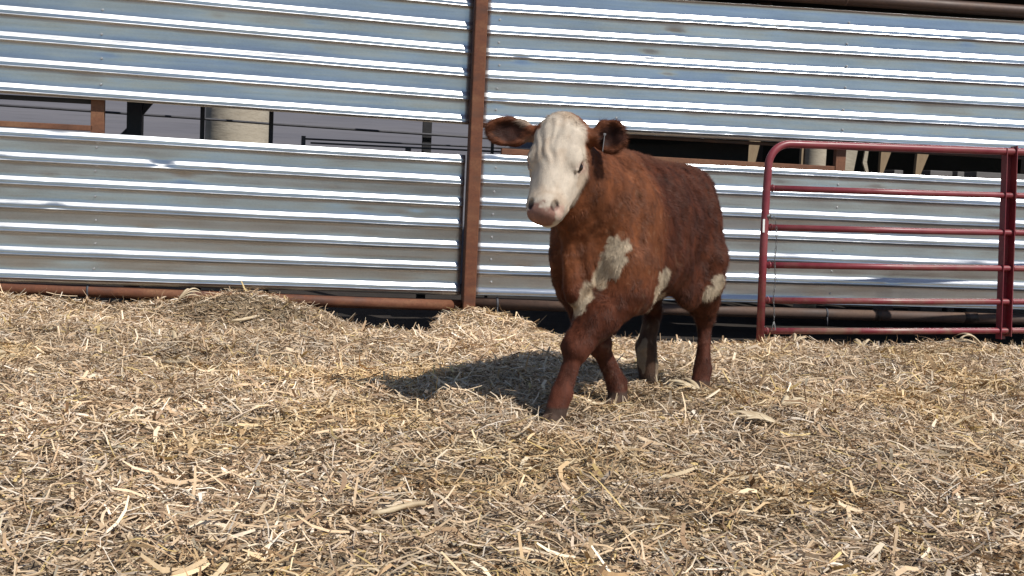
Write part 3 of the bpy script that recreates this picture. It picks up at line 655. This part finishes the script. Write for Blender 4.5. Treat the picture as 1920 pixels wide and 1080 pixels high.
# coat colours as markings of the hide
def blob(P, c, r, soft=.25, w=.25, f=14):
    q = np.sqrt((((P-np.array(c))/np.array(r))**2).sum(1)); q = q+w*2*(fbm(P[:, 0]*f, P[:, 1]*f, P[:, 2]*f, 3)-.5)
    return 1-sstep(1-soft, 1+soft*.3, q)
def hide(P):
    n1 = fbm(P[:, 0]*5, P[:, 1]*5, P[:, 2]*5, 3); n2 = fbm(P[:, 0]*26, P[:, 1]*26, P[:, 2]*11, 3)[:, None]; x, y, z = P.T; n1 = n1[:, None]
    col = np.array([.088, .022, .010])*(1-n1)+np.array([.150, .045, .019])*n1; n3 = fbm(P[:, 0]*55, P[:, 1]*55, P[:, 2]*22, 2)[:, None]; col = col*(.24+1.12*n2+.30*n3)*.80
    sh = (sstep(.20, .34, x+.10*(fbm(z*5, y*5, 1, 2)-.5))*sstep(.45, .62, z))[:, None]                     # dustier, lighter neck and shoulder
    col = col*(1-.65*sh)+.65*sh*np.array([.215, .074, .029])*(.26+1.05*n2+.30*n3)
    col = col*(1-.22*(1-sstep(.12, .30, x)))[:, None]
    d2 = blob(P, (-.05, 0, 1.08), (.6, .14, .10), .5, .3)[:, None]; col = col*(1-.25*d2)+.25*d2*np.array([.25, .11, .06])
    h = (P-HP)@HB.T; a, b, c = h.T
    nb = .05*(fbm(P[:, 0]*18, P[:, 1]*18, P[:, 2]*18, 3)-.5)
    white = sstep(-.05, -.03, a+nb*.6)*sstep(-.125, -.105, c+nb+1.5*np.clip(a-.005, 0, .1))*(1-sstep(.135, .145, np.abs(b)+nb*.3))*sstep(.80, .84, x)
    white = np.maximum(white, sstep(.14, .18, a+nb)*sstep(-.26, -.235, c+nb)*sstep(.84, .88, x)*(1-sstep(.12, .13, np.abs(b))))
    for e in (ER, EL):
        q = P-e[0]; along = q@e[1]; white = white*(1-sstep(.006, .018, along+nb*.4)*(1-sstep(.055, .075, a+nb)))
    white = white*(1-blob(P, H(.015, -.072, -.045), (.030, .022, .03), .3, .3, 30))
    stn = sstep(.5, .72, fbm(x*16, y*16, z*16, 3))[:, None]; wcol = np.array([.62, .53, .43])*(.80+.32*n2)*(1-.22*stn*np.array([.7, 1, 1.25])); tan_ = blob(P, H(-.02, 0, -.02), (.06, .09, .06), .7, .5, 20)[:, None]; wcol = wcol*(1-.4*tan_)+.4*tan_*np.array([.42, .28, .17])
    pk = np.clip(blob(P, H(.185, .095, -.070), (.045, .03, .030), .6, .2, 30)+blob(P, H(.185, -.095, -.070), (.045, .03, .030), .6, .2, 30), 0, 1)[:, None]
    wcol = wcol*(1-.55*pk)+.55*pk*np.array([.36, .16, .12])
    for (cc, rr) in (((.535, .125, .660), (.048, .06, .072)), ((.55, .110, .60), (.050, .055, .060)), ((.58, .080, .545), (.036, .045, .050)), ((.61, .035, .48), (.040, .040, .065)), ((.60, .01, .44), (.05, .045, .05)), 
                     ((.262, .19, .505), (.078, .09, .080)), ((.20, .14, .43), (.12, .12, .055)), ((-.30, .20, .50), (.045, .08, .060)), ((-.25, .20, .46), (.05, .06, .03))):
        white = np.maximum(white, blob(P, cc, rr, .18, .48, 34))
    e1 = blob(P, ER[0]+ER[1]*.075+ER[2]*.045, (.035, .035, .028), .3, .3, 30); white = np.maximum(white, e1*.85)
    e1 = blob(P, EL[0]+EL[1]*.018+EL[2]*.018, (.022, .022, .035), .5, .5, 40); white = np.maximum(white, e1*.5)
    white = white[:, None]; body_w = wcol*np.where(x[:, None] < .8, np.array([.80, .76, .68]), 1.0)
    col = col*(1-white)+white*body_w
    for e in (ER, EL):                                         # dark fringed inside of the ears
        q = P-e[4]; ins = (1-sstep(.6, 1., np.sqrt(((q@e[1])/.075)**2+((q@e[2])/.05)**2+((q@e[3]-.004)/.022)**2)))[:, None]; col = col*(1-.92*ins)+.92*ins*np.array([.022, .010, .008])*(.4+1.2*n2)
        out = sstep(.02, .06, (P-e[0])@e[1])*(np.linalg.norm(P-e[4], axis=1) < .12); col = col*(1-out[:, None]*.35)+out[:, None]*.35*np.array([.07, .025, .018])
    nose = blob(P, H(.425, -.008, -.044), (.047, .061, .062), .15, .28, 45)[:, None]; col = col*(1-.9*nose)+.9*nose*np.array([.24, .110, .085])*(.6+.8*n2)
    nost = np.clip(blob(P, H(.388, .050, -.014), (.024, .017, .024), .3, .1)+blob(P, H(.386, -.052, -.014), (.024, .018, .024), .3, .1), 0, 1)[:, None]; col = col*(1-.85*nost)+.85*nost*np.array([.03, .012, .01])
    pinkn = blob(P, H(.398, .062, -.040), (.03, .02, .035), .5, .6, 60)[:, None]; col = col*(1-.6*pinkn)+.6*pinkn*np.array([.55, .33, .27])
    lip = (1-sstep(.0, .006, np.abs(c+.092)))*sstep(.345, .365, a)*(x > .9); col = col*(1-.7*lip[:, None])
    # lower legs: dusty, manure grey
    leg = (1-sstep(.20, .42, z+.12*(n1[:, 0]-.5)))[:, None]; pinkl = np.array([.090, .030, .019])*(.12+1.75*n2); col = col*(1-.75*leg)+.75*leg*pinkl
    rh = ((1-sstep(.27, .33, z))*(y < -.05)*(x < -.2)*(x > -.5))[:, None]; st_ = sstep(.52, .62, fbm(x*30, y*30, z*9, 2))[:, None]
    col = col*(1-.8*rh)+.8*rh*(np.array([.10, .062, .042])*(1-st_)+st_*np.array([.36, .28, .20]))
    sp = sstep(.70, .76, fbm(P[:, 0]*45, P[:, 1]*45, P[:, 2]*45, 2))*sstep(-.2, .3, x)*(x < .6); col = col+sp[:, None]*.05*np.array([1, .75, .5])
    hf = (1-sstep(.035, .05, z))[:, None]; col = col*(1-.8*hf)+.8*hf*np.array([.06, .045, .035])
    return np.clip(col, 0, 1), white[:, 0]
col, wh = hide(V)
t = NT('calf_hide'); at = t.n('ShaderNodeAttribute'); at.attribute_name = 'Col'
a1 = t.noise(70, 4, .65, t.coords((.5, 1, .55))); a2 = t.noise(260, 2, .5, t.coords((.5, 1, .4)))
c = t.mix(t.rng(a1, .35, .7, .35, 0), at.outputs['Color'], (.0, .0, .0))
t.set(Base_Color=t.mix(.5, at.outputs['Color'], c), Roughness=.72, Normal=t.bump(a2, .0015, .5, t.bump(a1, .003, .5))); pass
t.p.inputs['Specular IOR Level'].default_value = .15; M['hide'] = t.m
calf = empty('calf', (CO[0], CO[1], 0), math.atan2(HD[1], HD[0]), label='red-brown calf with a white face walking towards the camera on straw', cat='calf')
body = npmesh('body', V, Q, M['hide'], calf, col=col)
# eyes
t = NT('dark_eye'); t.set(Base_Color=(.018, .010, .008), Roughness=.08); M['eye'] = t.m
for s in (1, -1):
    bm = bmesh.new(); bmesh.ops.create_uvsphere(bm, u_segments=24, v_segments=16, radius=.0180); o = bmobj('eye', bm, M['eye'], calf, True); o.location = H(.190, s*.0935, -.063)
# ear tag on the left ear, seen almost edge on
bm = bmesh.new(); box(bm, (0, 0, -.030), (.0024, .036, .060), bev=.001); box(bm, (0, 0, .004), (.010, .009, .009), bev=.002)
o = bmobj('ear_tag', bm, M['block'], calf); e = EL; o.location = e[0]+e[1]*.078+e[2]*.0+e[3]*.018; o.rotation_euler = (0, rad(4), -math.atan2(HD[1], HD[0])-rad(6))
# the hair itself: fine blades over the hide
N = vnormals(V, Q)
tri_a = Q; fn = np.cross(V[Q[:, 2]]-V[Q[:, 0]], V[Q[:, 3]]-V[Q[:, 1]])*.5; ar = np.linalg.norm(fn, axis=1)
zc = V[Q[:, 0], 2]; ar = ar*(zc > .04)
NH = 300000; fi = rng.choice(len(Q), NH, p=ar/ar.sum()); u_, v_ = rng.random((2, NH, 1))
P = V[Q[fi, 0]]*(1-u_)*(1-v_)+V[Q[fi, 1]]*u_*(1-v_)+V[Q[fi, 2]]*u_*v_+V[Q[fi, 3]]*(1-u_)*v_
Nn = N[Q[fi, 0]]*(1-u_)*(1-v_)+N[Q[fi, 1]]*u_*(1-v_)+N[Q[fi, 2]]*u_*v_+N[Q[fi, 3]]*(1-u_)*v_; Nn /= np.linalg.norm(Nn, axis=1, keepdims=True)
hh = (P-HP)@HB.T; ishead = sstep(.80, .88, P[:, 0])*sstep(.70, .75, P[:, 2]); muz = sstep(.36, .39, hh[:, 0])*ishead
cl_ = np.stack([fbm(P[:, 0]*24+k*5, P[:, 1]*24, P[:, 2]*24+k*9, 2) for k in range(3)], 1)-.5
fl = np.array([-.75, 0, -.65])[None]+2.4*cl_+.9*(np.stack([fbm(P[:, 0]*4, P[:, 1]*4, P[:, 2]*4+k*9, 2) for k in range(3)], 1)-.5)
fh = mA[None]*1.0*np.ones((NH, 1)); fh[hh[:, 0] < .05] = -mA*.2+np.array([0, 0, -.2])
nearear = ((np.linalg.norm(P-ER[4], axis=1) < .09) | (np.linalg.norm(P-EL[4], axis=1) < .09))
fl = fl*(1-ishead[:, None])+fh*ishead[:, None]; fl[(P[:, 2] < .45)] = np.array([-.1, 0, -1])
q = (np.linalg.norm(P-ER[4], axis=1) < .09); fl[q] = ER[1]; q = (np.linalg.norm(P-EL[4], axis=1) < .09); fl[q] = EL[1]
fl = fl+rng.normal(0, .28, (NH, 3)); fl -= Nn*(fl*Nn).sum(1, keepdims=True); fl /= np.linalg.norm(fl, axis=1, keepdims=True)
ln = ((.017+.008*(P[:, 0] < .25))*(1-ishead)+.0085*ishead)*rng.uniform(.6, 1.2, NH)*(1-.85*muz); ln[(hh[:, 0] < .04)&(ishead > .5)&(hh[:, 2] > -.08)] *= 1.9
ln[nearear] = rng.uniform(.008, .030, nearear.sum()); ln = ln*np.where(P[:, 2] < .3, .55, 1)
lift = np.clip(rng.uniform(.08, .45, NH)+1.3*cl_[:, 0], .05, 1.0)*(1-.45*ishead); tip = P+(fl*np.cos(lift)[:, None]+Nn*np.sin(lift)[:, None])*ln[:, None]
side = np.cross(fl, Nn); wd = (.00065+.0003*rng.random(NH))*(1-.3*ishead)
HV = np.stack([P-side*wd[:, None]-Nn*.001, P+side*wd[:, None]-Nn*.001, tip], 1).reshape(-1, 3)
hc_, _ = hide(P); hc_ = hc_*(rng.uniform(.72, 1.16, NH)*(1+.9*cl_[:, 1]))[:, None]
t = NT('calf_hair'); at = t.n('ShaderNodeAttribute'); at.attribute_name = 'Col'; t.set(Base_Color=at.outputs['Color'], Roughness=.6); t.p.inputs['Specular IOR Level'].default_value = .22; M['hair'] = t.m
npmesh('hair', HV, np.arange(NH*3).reshape(-1, 3), M['hair'], calf, smooth=False, col=np.repeat(hc_, 3, 0))
# ---------------------------------------------------------------- larger stalks and husks one can pick out
t = NT('corn_stalk'); a1 = t.noise(30, 5, .6, t.coords((.25, 1, 1))); c = t.ramp(a1, [(.3, (.34, .24, .14)), (.55, (.55, .44, .29)), (.75, (.70, .60, .43))]); t.set(Base_Color=c, Roughness=.6, Normal=t.bump(a1, .001, .6)); M['stalk'] = t.m
def ghz(x, y): return float(height(np.array([x]), np.array([y]))[0])
def stalk(x, y, az, L, r, tilt, label):
    o = empty('corn_stalk', (x, y, ghz(x, y)+.032), 0, label=label, cat='stalk', group='larger stalks lying on the straw')
    bm = bmesh.new(); n = 9; P_ = []
    for i in range(n): k = i/(n-1)-.5; P_.append((k*L*math.cos(tilt), .012*math.sin(k*5), k*L*math.sin(tilt)+.004*random.random()))
    tube(bm, P_, [r*(1+.10*(random.random()-.5))*(1.22 if i in (3, 6) else 1) for i in range(n)], 10); q = bmobj('stem', bm, M['stalk'], o, True); o.rotation_euler = (0, 0, az)
    bm = bmesh.new(); pr_ = None                                            # a strip of torn leaf at the node
    for i in range(8):
        k = i/7; w_ = .011*(1-k*.8); p = Vector((-.15*L+k*.11, .004+.05*k*k, .012+.03*math.sin(k*3)))
        a, b = bm.verts.new(p+Vector((0, -w_, .002))), bm.verts.new(p+Vector((0, w_, -.002)))
        if pr_: bm.faces.new((pr_[0], a, b, pr_[1]))
        pr_ = (a, b)
    lf = bmobj('leaf', bm, M['stalk'], o, True); m_ = lf.modifiers.new('thickness', 'SOLIDIFY'); m_.thickness = .0012
stalk(-1.52, 5.32, -.85, .20, .0085, .12, 'pale stalk lying diagonally on the straw left of the calf shadow')
stalk(-1.72, 6.0, 1.9, .13, .007, .2, 'short stalk tilted up out of the straw below the left metal sheet')
stalk(-1.62, 7.25, .75, .26, .009, .10, 'long stalk lying on the straw mound near the left pipe')
stalk(-2.35, 5.25, .55, .18, .010, .1, 'thickest stalk, lying at the left edge of the straw')
stalk(-.27, 3.02, .35, .15, .007, .1, 'pale stalk in the nearest straw in front of the calf')
def husk(x, y, az, L, label, lift=.35, n_=5):
    o = empty('corn_husk', (x, y, ghz(x, y)+.02), az, label=label, cat='husk', group='dry husks lying on the straw')
    for j in range(n_):
        bm = bmesh.new(); pr_ = None; yaw_ = (j-(n_-1)/2)*.28+random.uniform(-.1, .1); LL_ = L*random.uniform(.7, 1.05); cu = random.uniform(.4, 1.0); wj = random.uniform(.010, .020)
        for i in range(11):
            k = i/10; rr = k*LL_; w_ = wj*math.sin(math.pi*min(.12+k*.86, .98))**.7; z_ = .006+lift*L*math.sin(k*2.4)*cu*.6
            p = Vector((rr*math.cos(yaw_+.3*k), rr*math.sin(yaw_+.3*k), z_)); s_ = Vector((-math.sin(yaw_), math.cos(yaw_), 0))
            row = [bm.verts.new(p+s_*w_*q+Vector((0, 0, -abs(q)*w_*.5))) for q in (-1, 0, 1)]
            if pr_:
                for q in (0, 1): bm.faces.new((pr_[q], row[q], row[q+1], pr_[q+1]))
            pr_ = row
        b_ = bmobj('leaf', bm, M['stalk'], o, True); m_ = b_.modifiers.new('thickness', 'SOLIDIFY'); m_.thickness = .001
husk(1.06, 4.52, 2.6, .20, 'wide pale husk on the straw right of the calf, nearer the camera')
husk(1.15, 4.88, .3, .17, 'pale husk on the straw between the calf and the red gate')
husk(3.02, 7.42, 2.7, .20, 'dry husk leaning on the bottom rail at the gate brace', .8)
husk(2.22, 7.40, .9, .15, 'pale curled husk on the straw under the middle of the gate', .7, 4)
husk(1.78, 7.32, .6, .14, 'small dry husk on the straw just inside the gate corner', .7, 4)
husk(.86, 5.22, 2.2, .17, 'dry husk lying by the calf hind foot', .4, 4)
husk(-2.1, 7.35, .4, .15, 'upright dry husk on the straw mound against the left pipe', .9, 5)
